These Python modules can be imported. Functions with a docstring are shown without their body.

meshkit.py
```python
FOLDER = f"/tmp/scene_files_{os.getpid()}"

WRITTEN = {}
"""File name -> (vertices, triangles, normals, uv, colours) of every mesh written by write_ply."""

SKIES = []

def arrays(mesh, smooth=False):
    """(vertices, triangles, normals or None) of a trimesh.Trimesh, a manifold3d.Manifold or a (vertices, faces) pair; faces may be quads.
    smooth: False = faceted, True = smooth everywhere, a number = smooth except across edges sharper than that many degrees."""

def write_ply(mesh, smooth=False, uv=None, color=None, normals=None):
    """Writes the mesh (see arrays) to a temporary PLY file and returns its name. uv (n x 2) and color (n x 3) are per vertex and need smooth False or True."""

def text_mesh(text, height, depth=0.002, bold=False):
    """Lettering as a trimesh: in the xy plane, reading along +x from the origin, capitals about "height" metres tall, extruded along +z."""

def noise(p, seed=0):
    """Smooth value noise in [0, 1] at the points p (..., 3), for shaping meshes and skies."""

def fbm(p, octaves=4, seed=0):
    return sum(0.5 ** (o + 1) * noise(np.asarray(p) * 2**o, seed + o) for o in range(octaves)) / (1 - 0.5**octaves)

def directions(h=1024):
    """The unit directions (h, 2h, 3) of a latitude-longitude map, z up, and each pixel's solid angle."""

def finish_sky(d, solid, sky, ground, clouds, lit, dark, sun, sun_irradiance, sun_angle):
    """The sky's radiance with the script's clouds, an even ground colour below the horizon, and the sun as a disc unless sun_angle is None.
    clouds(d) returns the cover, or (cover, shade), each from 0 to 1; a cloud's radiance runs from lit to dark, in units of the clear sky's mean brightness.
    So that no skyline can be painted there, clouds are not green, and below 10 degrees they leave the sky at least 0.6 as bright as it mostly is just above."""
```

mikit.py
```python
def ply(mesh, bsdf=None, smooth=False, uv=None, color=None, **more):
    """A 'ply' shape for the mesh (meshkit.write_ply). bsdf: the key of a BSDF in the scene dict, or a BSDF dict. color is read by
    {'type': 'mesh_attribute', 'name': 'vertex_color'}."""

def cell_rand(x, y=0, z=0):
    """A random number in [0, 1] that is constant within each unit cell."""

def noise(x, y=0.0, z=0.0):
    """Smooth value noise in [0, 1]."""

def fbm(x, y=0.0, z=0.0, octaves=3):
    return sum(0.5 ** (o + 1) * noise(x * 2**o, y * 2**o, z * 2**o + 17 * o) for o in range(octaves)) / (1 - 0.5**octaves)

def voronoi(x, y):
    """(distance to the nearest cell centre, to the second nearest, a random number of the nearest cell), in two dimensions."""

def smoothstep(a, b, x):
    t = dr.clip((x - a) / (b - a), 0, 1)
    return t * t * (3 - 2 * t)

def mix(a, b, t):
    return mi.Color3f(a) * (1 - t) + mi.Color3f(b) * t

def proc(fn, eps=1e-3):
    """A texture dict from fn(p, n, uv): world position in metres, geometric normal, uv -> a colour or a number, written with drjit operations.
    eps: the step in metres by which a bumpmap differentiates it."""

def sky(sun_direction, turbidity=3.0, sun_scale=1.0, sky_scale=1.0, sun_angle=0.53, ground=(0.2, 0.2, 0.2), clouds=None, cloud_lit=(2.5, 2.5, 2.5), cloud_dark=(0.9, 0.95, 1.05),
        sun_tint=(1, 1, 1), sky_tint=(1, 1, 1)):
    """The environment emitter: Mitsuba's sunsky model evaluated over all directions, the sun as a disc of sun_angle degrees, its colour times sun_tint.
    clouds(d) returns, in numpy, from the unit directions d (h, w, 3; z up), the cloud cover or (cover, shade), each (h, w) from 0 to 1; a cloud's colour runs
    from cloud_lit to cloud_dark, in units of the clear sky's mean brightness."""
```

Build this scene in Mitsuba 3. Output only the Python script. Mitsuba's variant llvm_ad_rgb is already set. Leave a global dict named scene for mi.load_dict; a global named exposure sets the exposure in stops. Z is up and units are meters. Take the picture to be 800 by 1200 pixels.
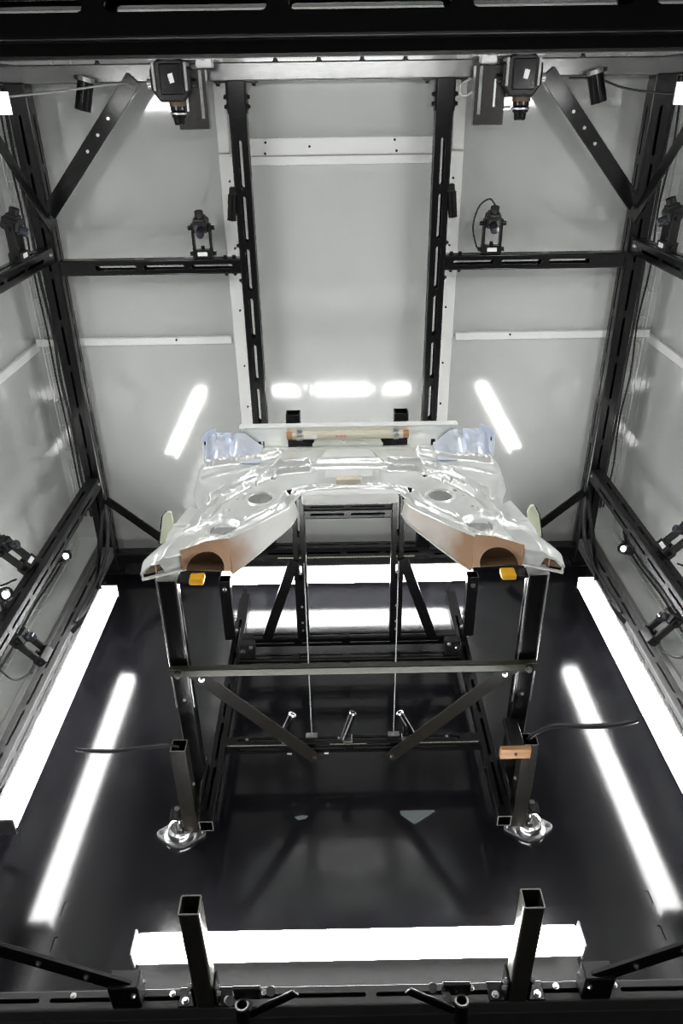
import math
import numpy as np
import trimesh
import drjit as dr
import mitsuba as mi
import mikit
import manifold3d as m3
from mikit import proc, fbm, noise, smoothstep, mix

T = mi.ScalarTransform4f
scene, labels = {}, {}

# ------------------------------------------------------------------ camera, light, exposure
CAM = np.array([-0.0443, 0.0, 2.6258])
FWD = np.array([0.00392492, 0.87219815, -0.48913697])
UP = np.array([0.01720015, 0.48900949, 0.87210886])
scene['camera'] = {'type': 'perspective', 'fov': 2 * math.degrees(math.atan(600 / 855.43)), 'fov_axis': 'y',
                   'near_clip': 0.05, 'far_clip': 60.0,
                   'to_world': T().look_at(origin=CAM.tolist(), target=(CAM + FWD).tolist(), up=UP.tolist())}
exposure = 0.10
LAMP = 26.0                                   # radiance of the opal lamp covers
LAMP_RGB = (1.0, 1.0, 0.985)

# ------------------------------------------------------------------ geometry of the cell (metres)
WALL_X, WALL_Y, FRONT_Y, CEIL = 1.765, 4.14, -1.3, 3.02
PX, PI_, PY = 1.513, 0.490, 3.975             # corner posts, inner posts, rear frame plane
S = 0.076
SP, SI = 0.098, 0.084                        # corner and inner post sizes
#                                    # profile size
FY, FZ = 1.228, 0.210                         # front frame plane, centre of the front bottom beam


# ------------------------------------------------------------------ materials
def pr(base, rough, metal=0.0, spec=0.5, **kw):
    d = {'type': 'principled', 'roughness': rough, 'metallic': float(metal), 'specular': float(spec)}
    d['base_color'] = base if isinstance(base, dict) else {'type': 'rgb', 'value': list(base)}
    d.update(kw)
    return {'type': 'twosided', 'bsdf': d}


def wall_col(p, n, uv):
    k = fbm(p.x * 1.3 + p.y * 0.9, p.y * 0.7 + 5.0, p.z * 1.1, octaves=3)
    return mix((0.46, 0.472, 0.458), (0.51, 0.52, 0.505), k)


def floor_col(p, n, uv):
    k = fbm(p.x * 2.1, p.y * 2.3, 0.0, octaves=4)
    f = smoothstep(0.62, 0.75, noise(p.x * 9.0, p.y * 7.0, 3.0)) * 0.25
    return mix((0.0025, 0.0025, 0.0034), (0.008, 0.008, 0.0098), k + f)


def floor_rough(p, n, uv):
    return 0.105 + 0.06 * fbm(p.x * 3.0, p.y * 3.0, 9.0, octaves=3)


def zinc_col(p, n, uv):
    k = fbm(p.x * 14.0, p.y * 14.0, p.z * 14.0, octaves=3)
    return mix((0.84, 0.865, 0.835), (0.92, 0.94, 0.91), k)


def primer_col(p, n, uv):
    k = smoothstep(2.225, 2.135, p.y + 0.06 * (fbm(p.x * 12.0, p.y * 12.0, p.z * 12.0) - 0.5))
    r = smoothstep(-0.2, 0.3, p.x) * (0.18 + 0.25 * fbm(p.x * 8.0, p.y * 8.0, p.z * 8.0))
    return mix((0.74, 0.735, 0.71), (0.44, 0.27, 0.165), dr.minimum(k + r, 1.0))


def wood_col(p, n, uv):
    k = fbm(p.x * 12.0, p.y * 80.0, p.z * 90.0, octaves=3)
    return mix((0.30, 0.14, 0.05), (0.46, 0.24, 0.10), k)


M = {
    'wall_paint': pr(proc(wall_col), 0.075, 0.0, 1.0, clearcoat=0.8, clearcoat_gloss=0.97),
    'front_grey': pr((0.22, 0.22, 0.22), 0.6),
    'ceiling_paint': pr((0.10, 0.10, 0.10), 0.5),
    'trim_white': pr((0.80, 0.81, 0.79), 0.25, 0.0, 0.5),
    'floor_paint': pr(proc(floor_col), proc(floor_rough), 0.0, 0.46),
    'black_gloss': pr((0.005, 0.005, 0.0055), 0.20, 0.0, 0.32),
    'black_satin': pr((0.006, 0.006, 0.0065), 0.34, 0.0, 0.35),
    'black_matt': pr((0.010, 0.010, 0.011), 0.55, 0.0, 0.4),
    'sill_grey': pr((0.07, 0.07, 0.072), 0.35, 0.0, 0.5),
    'olive_steel': pr((0.026, 0.026, 0.018), 0.30, 0.3, 0.5),
    'brown_steel': pr((0.009, 0.008, 0.006), 0.35, 0.0, 0.4),
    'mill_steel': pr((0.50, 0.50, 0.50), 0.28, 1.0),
    'beam_gloss': {'type': 'twosided', 'bsdf': {'type': 'roughplastic', 'int_ior': 2.8, 'alpha': 0.065, 'distribution': 'ggx', 'diffuse_reflectance': {'type': 'rgb', 'value': [0.012, 0.012, 0.013]}}},
    'stub_steel': pr((0.070, 0.066, 0.056), 0.30, 0.25, 0.6),
    'beam_grey': pr((0.085, 0.085, 0.086), 0.6, 0.0, 0.5),
    'zinc_edge': pr((0.16, 0.16, 0.15), 0.4, 0.6),
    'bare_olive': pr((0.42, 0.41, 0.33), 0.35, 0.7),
    'zinc': pr(proc(zinc_col), 0.25, 0.50, 0.5),
    'zinc_dull': pr((0.34, 0.35, 0.34), 0.42, 0.4, 0.5),
    'blue_steel': pr((0.74, 0.79, 0.89), 0.28, 0.35, 0.5),
    'primer': pr(proc(primer_col), 0.36, 0.35, 0.5),
    'copper_primer': pr((0.50, 0.27, 0.14), 0.42, 0.2, 0.5),
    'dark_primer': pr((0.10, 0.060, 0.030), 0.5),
    'beige': pr((0.66, 0.62, 0.50), 0.4),
    'chrome': pr((0.80, 0.80, 0.80), 0.18, 1.0),
    'galvanised': pr((0.55, 0.56, 0.56), 0.32, 0.9),
    'wire_metal': pr((0.72, 0.73, 0.72), 0.35, 0.6),
    'yellow_rubber': pr((0.80, 0.42, 0.02), 0.4),
    'fin_plastic': pr((0.72, 0.76, 0.58), 0.4),
    'rubber': pr((0.018, 0.018, 0.019), 0.42),
    'label_white': pr((0.80, 0.80, 0.80), 0.5),
    'label_red': pr((0.72, 0.35, 0.36), 0.5),
    'wood': pr(proc(wood_col), 0.45),
    'film': pr((0.085, 0.10, 0.10), 0.4),
    'lens_glass': pr((0.02, 0.02, 0.03), 0.05, 0.0, 0.8),
    'lamp_housing': pr((0.70, 0.70, 0.68), 0.35),
    'plate_grey': pr((0.016, 0.016, 0.016), 0.8, 0.0, 0.1),
    'tray_black': pr((0.012, 0.012, 0.012), 0.7, 0.0, 0.15),
    'dark_housing': pr((0.03, 0.03, 0.03), 0.4),
    'opal': pr((0.85, 0.85, 0.85), 0.4),
}
for k_, v_ in M.items():
    scene[k_] = v_


# ------------------------------------------------------------------ helpers
def numbered(key):
    if key not in USED:
        USED.add(key)
        return key
    i = 1
    while f'{key}_{i:03d}' in USED:
        i += 1
    USED.add(f'{key}_{i:03d}')
    return f'{key}_{i:03d}'


USED = set()


def thing(name, label, cat, group=None):
    key = numbered(name)
    labels[key] = {'label': label, 'category': cat}
    if group:
        labels[key]['group'] = group
    return key


def struct(name, mesh, mat, label=None):
    key = numbered(name)
    scene[key] = mikit.ply(mesh, mat, smooth=False)
    labels[key] = {'kind': 'structure'}
    if label:
        labels[key]['label'] = label
    return key


SHARED = {}


def part(parent, name, mesh, mat, smooth=32, at=None, label=None, share=None, **more):
    """One entry under parent; at: a 4x4 matrix; share: a name under which the ply dict is reused."""
    key = numbered(f'{parent}__{name}')
    if share is not None:
        sk = (share, mat)
        if sk not in SHARED:
            SHARED[sk] = mikit.ply(mesh() if callable(mesh) else mesh, mat, smooth=smooth, **more)
        d = dict(SHARED[sk])
    else:
        d = mikit.ply(mesh, mat, smooth=smooth, **more)
    if at is not None:
        d['to_world'] = T(np.asarray(at, float).tolist())
    scene[key] = d
    if label:
        labels[key] = {'label': label}
    return key


def A(x=0, y=0, z=0, rz=0, rx=0, ry=0):
    """Placement: rotate about x, then y, then z (degrees), then move."""
    m = np.eye(4)
    a, b, c = map(math.radians, (rx, ry, rz))
    Rx = np.array([[1, 0, 0], [0, math.cos(a), -math.sin(a)], [0, math.sin(a), math.cos(a)]])
    Ry = np.array([[math.cos(b), 0, math.sin(b)], [0, 1, 0], [-math.sin(b), 0, math.cos(b)]])
    Rz = np.array([[math.cos(c), -math.sin(c), 0], [math.sin(c), math.cos(c), 0], [0, 0, 1]])
    m[:3, :3] = Rz @ Ry @ Rx
    m[:3, 3] = (x, y, z)
    return m


def tf(mf, m):
    return mf.transform(np.asarray(m, float)[:3, :4])


def rrect(w, h, r):
    if r <= 0:
        return m3.CrossSection.square([w, h], True)
    return m3.CrossSection.square([w - 2 * r, h - 2 * r], True).offset(r, m3.JoinType.Round, 2.0, 12)


def block(sx, sy, sz, c=(0, 0, 0), r=0.002):
    """A box with chamfered edges all round, as a manifold."""
    r = min(r, sx * 0.3, sy * 0.3, sz * 0.3)
    a = m3.Manifold.cube([sx, sy - 2 * r, sz - 2 * r], True)
    b = m3.Manifold.cube([sx - 2 * r, sy, sz - 2 * r], True)
    d = m3.Manifold.cube([sx - 2 * r, sy - 2 * r, sz], True)
    return m3.Manifold.batch_hull([a, b, d]).translate(list(c))


def span(x0, x1, y0, y1, z0, z1, r=0.002):
    return block(x1 - x0, y1 - y0, z1 - z0, ((x0 + x1) / 2, (y0 + y1) / 2, (z0 + z1) / 2), r)


def cyl(r, h, c=(0, 0, 0), n=24, r2=None, axis='z'):
    m = m3.Manifold.cylinder(h, r, r if r2 is None else r2, n, True)
    if axis == 'x':
        m = m.rotate([0, 90, 0])
    if axis == 'y':
        m = m.rotate([-90, 0, 0])
    return m.translate(list(c))


def frame_axes(a, b, up=(0, 0, 1)):
    """Matrix taking local z to the line a->b, starting at a; local y lies towards up."""
    a, b, up = (np.asarray(v, float) for v in (a, b, up))
    z = (b - a) / np.linalg.norm(b - a)
    y = up - z * (up @ z)
    if np.linalg.norm(y) < 1e-6:
        y = np.array([0, 1.0, 0]) - z * z[1]
    y /= np.linalg.norm(y)
    x = np.cross(y, z)
    m = np.eye(4)
    m[:3, 0], m[:3, 1], m[:3, 2], m[:3, 3] = x, y, z, a
    return m


def profile(a, b, w=S, h=None, wall=0.006, slots='xy', pitch=0.25, slot=0.215, sw=0.014, start=0.03, up=(0, 1, 0), r=0.007, open_ends=True):
    """A hollow profile from a to b (local x width w, local y depth h) with long slots through the faces named in slots."""
    h = h or w
    L = float(np.linalg.norm(np.subtract(b, a)))
    m = rrect(w, h, r).extrude(L)
    inner = rrect(w - 2 * wall, h - 2 * wall, max(r - wall, 0)).extrude(L if open_ends else L - 2 * wall)
    m = m - inner.translate([0, 0, 0 if open_ends else wall])
    cuts = []
    z = start
    while z + slot < L - 0.02 and slots:
        zc = z + slot / 2
        s = m3.CrossSection.square([slot - sw, sw], True) + m3.CrossSection.circle(sw / 2, 8).translate([slot / 2 - sw / 2, 0]) + m3.CrossSection.circle(sw / 2, 8).translate([-slot / 2 + sw / 2, 0])
        for f in slots:
            c = s.extrude(max(w, h) * 2).translate([0, 0, -max(w, h)]).rotate([0, 90, 0])        # long along z, through x
            if f == 'y':                                                                          # through local y
                c = c.rotate([0, 0, 90])
            cuts.append(c.translate([0, 0, zc]))
        z += pitch
    if cuts:
        m = m - m3.Manifold.batch_boolean(cuts, m3.OpType.Add)
    return tf(m, frame_axes(a, b, up))


def strap(a, b, w=0.06, t=0.008, up=(0, 1, 0), holes=(), hr=0.007):
    """A flat bar from a to b; thickness t along up."""
    L = float(np.linalg.norm(np.subtract(b, a)))
    m = block(w, t, L, (0, 0, L / 2), 0.0015)
    for f in holes:
        m = m - cyl(hr, 0.1, (0, 0, L * f), 12, axis='y')
    return tf(m, frame_axes(a, b, up))


def curve(pts, n=8):
    """Catmull-Rom through pts."""
    p = np.asarray(pts, float)
    p = np.vstack([2 * p[0] - p[1], p, 2 * p[-1] - p[-2]])
    out = []
    for i in range(1, len(p) - 2):
        for t in np.linspace(0, 1, n, endpoint=False):
            out.append(0.5 * (2 * p[i] + (p[i + 1] - p[i - 1]) * t + (2 * p[i - 1] - 5 * p[i] + 4 * p[i + 1] - p[i + 2]) * t ** 2 + (3 * p[i] - p[i - 1] - 3 * p[i + 1] + p[i + 2]) * t ** 3))
    out.append(p[-2])
    return np.array(out)


def sweep(path, r, n=8):
    """A round tube along a path, capped."""
    p = np.asarray(path, float)
    t = np.gradient(p, axis=0)
    t /= np.linalg.norm(t, axis=1, keepdims=True)
    u = np.cross(t[0], [0.3, 0.5, 0.81])
    u /= np.linalg.norm(u)
    rr = np.broadcast_to(np.asarray(r, float), (len(p),))
    V = []
    for i in range(len(p)):
        u = u - t[i] * (u @ t[i])
        u /= np.linalg.norm(u)
        w = np.cross(t[i], u)
        a = np.arange(n) * 2 * math.pi / n
        V.append(p[i] + rr[i] * (np.cos(a)[:, None] * u + np.sin(a)[:, None] * w))
    V = np.vstack(V + [p[:1], p[-1:]])
    F = []
    for i in range(len(p) - 1):
        for j in range(n):
            a, b = i * n + j, i * n + (j + 1) % n
            F += [[a, b, b + n], [a, b + n, a + n]]
    k = len(p) * n
    for j in range(n):
        F += [[k, (j + 1) % n, j], [k + 1, k - n + j, k - n + (j + 1) % n]]
    return trimesh.Trimesh(V, np.array(F), process=False)


def lathe(prof, n=32):
    """Revolve (r, z) about z."""
    return trimesh.creation.revolve(np.asarray(prof, float), sections=n)


def bolt_mesh():
    return m3.Manifold.cylinder(0.003, 0.0105, 0.0105, 16) + m3.Manifold.cylinder(0.008, 0.0075, 0.0070, 6).translate([0, 0, 0.003])


def bolt(parent, pos, axis, mat='black_gloss', size=1.0):
    """A hex bolt with washer standing out of a face at pos along axis."""
    ax = np.asarray(axis, float)
    m = frame_axes(pos, np.asarray(pos) + ax, (0.1, 0.3, 0.95) if abs(ax[2]) < 0.9 else (0, 1, 0))
    m[:3, :3] *= size
    return part(parent, 'bolt', bolt_mesh, mat, 25, m, share='bolt')


def rim(parent, pos, to, w, up=(0, 1, 0), wall=0.004):
    """The bare cut edge on the open end of a square tube."""
    m = (rrect(w, w, 0.004) - rrect(w - 2 * wall, w - 2 * wall, 0.0)).extrude(0.0015)
    return part(parent, 'cut_edge', tf(m, frame_axes(pos, np.asarray(pos, float) + to, up)), 'zinc_edge', False, label='bare metal rim of the open tube end')


# ------------------------------------------------------------------ the cell: floor, walls, ceiling
fl = struct('floor', m3.Manifold.cube([2 * WALL_X + 0.2, WALL_Y - FRONT_Y + 0.2, 0.1], True).translate([0, (WALL_Y + FRONT_Y) / 2, -0.05])
            - m3.Manifold.batch_boolean([m3.Manifold.cube([0.014, 0.055, 0.02], True).translate([sx * xx, yy, 0]) for sx in (-1, 1) for xx, yy in ((1.100, 1.675), (1.094, 1.541))], m3.OpType.Add),
            'floor_paint')
for sx in (-1, 1):
    for xx, yy in ((1.100, 1.675), (1.094, 1.541)):
        part(fl, 'slot_insert', span(sx * xx - 0.0068, sx * xx + 0.0068, yy - 0.027, yy + 0.027, -0.0098, -0.004, 0.0005), 'black_matt', False, label='black slot in the floor')
struct('ceiling', span(-WALL_X - 0.1, WALL_X + 0.1, FRONT_Y - 0.1, WALL_Y + 0.1, CEIL, CEIL + 0.08, 0.001), 'ceiling_paint')
wb = struct('wall_back', span(-WALL_X - 0.1, WALL_X + 0.1, WALL_Y + 0.012, WALL_Y + 0.1, 0, CEIL, 0.001), 'wall_paint')
struct('wall_front', span(-WALL_X - 0.1, WALL_X + 0.1, FRONT_Y - 0.1, FRONT_Y, 0, CEIL, 0.001), 'front_grey')
for sx, nm in ((-1, 'wall_left'), (1, 'wall_right')):
    xs = sorted((sx * (WALL_X + 0.012), sx * (WALL_X + 0.1)))
    w_ = struct(nm, span(xs[0], xs[1], FRONT_Y - 0.1, WALL_Y + 0.1, 0, CEIL, 0.001), 'wall_paint')
    px_ = sorted((sx * WALL_X, sx * (WALL_X + 0.0121)))
    for y0, y1 in ((FRONT_Y, 0.9), (0.904, 2.5), (2.504, WALL_Y)):
        for z0, z1 in ((0.0, 1.425), (1.429, CEIL)):
            part(w_, 'panel', span(px_[0], px_[1], y0, y1, z0, z1, 0.0015), 'wall_paint', False)
    tx_ = sorted((sx * WALL_X, sx * (WALL_X - 0.02)))
    part(w_, 'trim_strip', span(tx_[0], tx_[1], FRONT_Y, WALL_Y - 0.001, 1.402, 1.450, 0.003), 'trim_white', False, label='white strip along the side wall')
for x0, x1 in ((-WALL_X, -0.575), (-0.571, 0.571), (0.575, WALL_X)):
    for z0, z1 in (((0.0, 1.452), (1.456, CEIL)) if abs(x0 + x1) > 0.1 else ((0.0, 2.415), (2.419, CEIL))):
        part(wb, 'panel', span(x0, x1, WALL_Y, WALL_Y + 0.0121, z0, z1, 0.0015), 'wall_paint', False)
for sx in (-1, 1):
    k = part(wb, 'trim_strip', span(min(sx * 0.548, sx * 0.622), max(sx * 0.548, sx * 0.622), WALL_Y - 0.022, WALL_Y, 0.30, 2.405, 0.003), 'trim_white', False, label='white upright strip beside the middle panel')
    for z in (0.75, 1.05, 1.30, 1.62, 1.95, 2.28):
        part(k, 'screw', lambda: cyl(0.006, 0.006, n=10, axis='y'), 'black_matt', 30, A(sx * 0.575, WALL_Y - 0.0245, z), share='screw')
    part(wb, 'trim_strip', span(min(sx * 0.565, sx * 0.622), max(sx * 0.565, sx * 0.622), WALL_Y - 0.012, WALL_Y, 2.41, 2.99, 0.003), 'trim_white', False)
    part(wb, 'trim_clip', span(min(sx * 0.54, sx * 0.56), max(sx * 0.54, sx * 0.56), WALL_Y - 0.034, WALL_Y, 2.395, 2.425, 0.002), 'galvanised', False)
    k = part(wb, 'trim_strip', span(min(sx * 0.64, sx * 1.75), max(sx * 0.64, sx * 1.75), WALL_Y - 0.024, WALL_Y, 1.432, 1.474, 0.003), 'trim_white', False, label='white strip across the side panel')
    part(k, 'screw', None, 'black_matt', 30, A(sx * 0.95, WALL_Y - 0.0265, 1.46), share='screw')
k = part(wb, 'trim_strip', span(-0.47, 0.47, WALL_Y - 0.022, WALL_Y, 2.395, 2.474, 0.003), 'trim_white', False, label='broad white strip across the middle panel')
for x, z in ((-0.38, 2.455), (-0.16, 2.435), (0.27, 2.46), (-0.385, 2.405), (0.28, 2.41)):
    part(k, 'screw', None, 'black_matt', 30, A(x, WALL_Y - 0.0245, z), share='screw')
part(wb, 'trim_strip', span(-0.47, 0.47, WALL_Y - 0.030, WALL_Y, 2.352, 2.392, 0.003), 'trim_white', False)
for sx, nm in ((-1, 'baseboard_left'), (1, 'baseboard_right')):
    struct(nm, span(*sorted((sx * 1.612, sx * WALL_X)), FRONT_Y, WALL_Y, 0, 0.15, 0.004), 'wall_paint')
struct('baseboard_back', span(-WALL_X, WALL_X, WALL_Y - 0.012, WALL_Y, 0, 0.035, 0.002), 'galvanised')

# ------------------------------------------------------------------ the frame of black slotted profiles
fr = thing('measuring_frame', 'black frame of slotted steel posts and rails standing round the inside of the white cell', 'steel frame')
ZT = 2.757                                    # centre of the rear top beam
for sx in (-1, 1):
    k = part(fr, 'post', profile((sx * PX, PY, 0.01), (sx * PX, PY, ZT - S / 2), w=SP, start=0.12), 'black_gloss', False)
    part(k, 'foot_plate', span(sx * PX - 0.07, sx * PX + 0.07, PY - 0.07, PY + 0.07, 0, 0.012), 'black_gloss', False)
    k = part(fr, 'post', profile((sx * PI_, PY, 0.16), (sx * PI_, PY, ZT - S / 2), w=SI, sw=0.0215, start=0.10), 'black_gloss', False)
    for z in (2.655, 2.615):
        for s2 in (-1, 1):
            bolt(k, (sx * PI_ + s2 * (SI / 2 + 0.006), PY - 0.02, z), (s2, 0, 0), size=1.25)
    for s2 in (-1, 1):
        part(k, 'corner_bracket', span(*sorted((sx * PI_ + s2 * SI / 2, sx * PI_ + s2 * (SI / 2 + 0.006))), PY - 0.032, PY + 0.032, 2.585, ZT - S / 2), 'black_gloss', False)
        part(k, 'corner_bracket', span(*sorted((sx * PI_ + s2 * (SI / 2 + 0.006), sx * PI_ + s2 * (SI / 2 + 0.06))), PY - 0.032, PY + 0.032, ZT - S / 2 - 0.006, ZT - S / 2), 'black_gloss', False)
        bolt(k, (sx * PI_ + s2 * (SI / 2 + 0.042), PY - 0.015, ZT - S / 2 - 0.006), (0, 0, -1), size=1.25)
    for z in (1.845, 1.960):                   # where the cross rail meets the inner post
        bolt(k, (sx * (PI_ + SI / 2), PY - 0.02, z + (0.03 if z > 1.9 else -0.03)), (sx, 0, 0), size=1.2)
    for z in (2.70, 0.02):
        pass
    part(fr, 'post', profile((sx * PX, FY, 0.01), (sx * PX, FY, 2.70), start=0.12), 'black_gloss', False)
    # cross rails between corner and inner posts
    ZM = 1.8915
    k = part(fr, 'cross_rail', profile((sx * (PI_ + SI / 2), PY, ZM), (sx * (PX - SP / 2), PY, ZM), up=(0, 0, 1), start=0.04, sw=0.0225), 'black_gloss', False)
    for d in (0.075, 0.12):
        bolt(k, (sx * (PI_ + d), PY - 0.015, ZM + S / 2), (0, 0, 1), size=1.3)
        bolt(k, (sx * (PI_ + d), PY - 0.015, ZM - S / 2), (0, 0, -1), size=1.1)
    part(fr, 'cross_rail', profile((sx * (PI_ + SI / 2), PY, 0.10), (sx * (PX - SP / 2), PY, 0.10), up=(0, 0, 1)), 'black_gloss', False)
    # side rails
    k = part(fr, 'side_rail', profile((sx * PX, FY + S / 2, 1.965), (sx * PX, PY - S / 2, 1.965), up=(0, 0, 1)), 'black_gloss', False)
    bolt(k, (sx * (PX - S / 2), 3.86, 1.975), (-sx, 0, 0), 'chrome', 0.9)
    k = part(fr, 'side_rail', profile((sx * PX, FY + S / 2, 0.645), (sx * PX, PY - S / 2, 0.645), up=(0, 0, 1), r=0.008), 'black_matt')
    bolt(k, (sx * (PX - S / 2), 3.90, 0.655), (-sx, 0, 0), 'chrome', 0.9)
    k = part(fr, 'side_rail', profile((sx * PX, FY + S / 2, 0.16), (sx * PX, PY - S / 2, 0.16), up=(0, 0, 1)), 'beam_grey', False)
    part(fr, 'side_rail', profile((sx * PX, FY, 2.735), (sx * PX, PY - S / 2, ZT), up=(0, 0, 1), slots=''), 'black_gloss', False)
    # braces
    k = part(fr, 'diagonal_brace', strap((sx * 1.462, PY - 0.054, 2.162), (sx * 0.955, PY - 0.054, 2.735), 0.075, 0.008), 'black_gloss', False)
    for f in (0.48, 0.60, 0.72):
        p = np.array((sx * 1.462, PY - 0.058, 2.162)) * (1 - f) + np.array((sx * 0.955, PY - 0.058, 2.735)) * f
        bolt(k, p, (0, -1, 0), 'chrome', 0.75)
    part(fr, 'diagonal_brace', strap((sx * (PX - 0.054), 3.90, 2.10), (sx * (PX - 0.054), 3.28, 2.70), 0.065, 0.008, up=(1, 0, 0)), 'black_gloss', False)
    k = part(fr, 'diagonal_brace', strap((sx * 1.455, PY - 0.054, 0.54), (sx * 1.06, PY - 0.054, 0.17), 0.055, 0.01), 'black_gloss', False)
    for f in (0.35, 0.6, 0.8):
        p = np.array((sx * 1.455, PY - 0.051, 0.54)) * (1 - f) + np.array((sx * 1.06, PY - 0.051, 0.17)) * f
        bolt(k, p, (0, -1, 0), 'galvanised', 0.5)
    part(fr, 'diagonal_brace', strap((sx * (PX - 0.054), 3.90, 0.58), (sx * (PX - 0.054), 3.50, 0.18), 0.055, 0.008, up=(1, 0, 0)), 'black_gloss', False)
    # front: short upright, brace, clamp plates, bolts
    z0 = FZ + 0.030
    k = part(fr, 'stub_post', profile((sx * 0.472, FY, z0), (sx * 0.472, FY, 0.705), w=0.060, wall=0.004, slots='', r=0.010), 'stub_steel', label='short open topped upright on the front beam')
    rim(k, (sx * 0.472, FY, 0.7052), (0, 0, 1), 0.058)
    for s2 in (-1, 1):
        b = part(k, 'corner_bracket', span(*sorted((sx * 0.472 + s2 * 0.030, sx * 0.472 + s2 * 0.037)), FY - 0.028, FY + 0.028, z0, z0 + 0.10), 'black_gloss', False)
        part(k, 'corner_bracket', span(*sorted((sx * 0.472 + s2 * 0.037, sx * 0.472 + s2 * 0.085)), FY - 0.028, FY + 0.028, z0, z0 + 0.006), 'black_gloss', False)
        bolt(k, (sx * 0.472 + s2 * 0.037, FY - 0.012, z0 + 0.045), (s2, 0, 0), 'chrome', 1.0)
        bolt(k, (sx * 0.472 + s2 * 0.037, FY - 0.012, z0 + 0.080), (s2, 0, 0), 'chrome', 1.0)
        bolt(k, (sx * 0.472 + s2 * 0.064, FY - 0.012, z0 + 0.006), (0, 0, 1), 'chrome', 1.1)
    a_, b_ = np.array((sx * 1.475, FY - 0.01, 0.80)), np.array((sx * 0.70, FY - 0.01, 0.33))
    k = part(fr, 'diagonal_brace', strap(a_, b_, 0.055, 0.012, up=(0, 1, 0)), 'black_satin', False, label='black brace running down to the front beam')
    for f in (0.70, 0.86):
        bolt(k, a_ * (1 - f) + b_ * f + (0, -0.006, 0), (0, -1, 0), 'galvanised', 0.8)
    k = part(fr, 'brace_block', span(*sorted((sx * 0.665, sx * 0.755)), FY - 0.028, FY + 0.028, z0, z0 + 0.11, 0.004), 'black_satin', False)
    bolt(k, (sx * 0.680, FY - 0.028, z0 + 0.075), (0, -1, 0), 'chrome', 0.8)
    bolt(k, (sx * 0.655 if sx < 0 else 0.655, FY, z0 + 0.09), (-sx, 0, 0), 'chrome', 0.7)
part(fr, 'top_beam', profile((-PX - 0.05, PY, ZT), (PX + 0.05, PY, ZT), up=(0, 0, 1), slots='', r=0.006), 'beam_gloss', False, label='glossy dark beam across the top of the rear frame')
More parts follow.
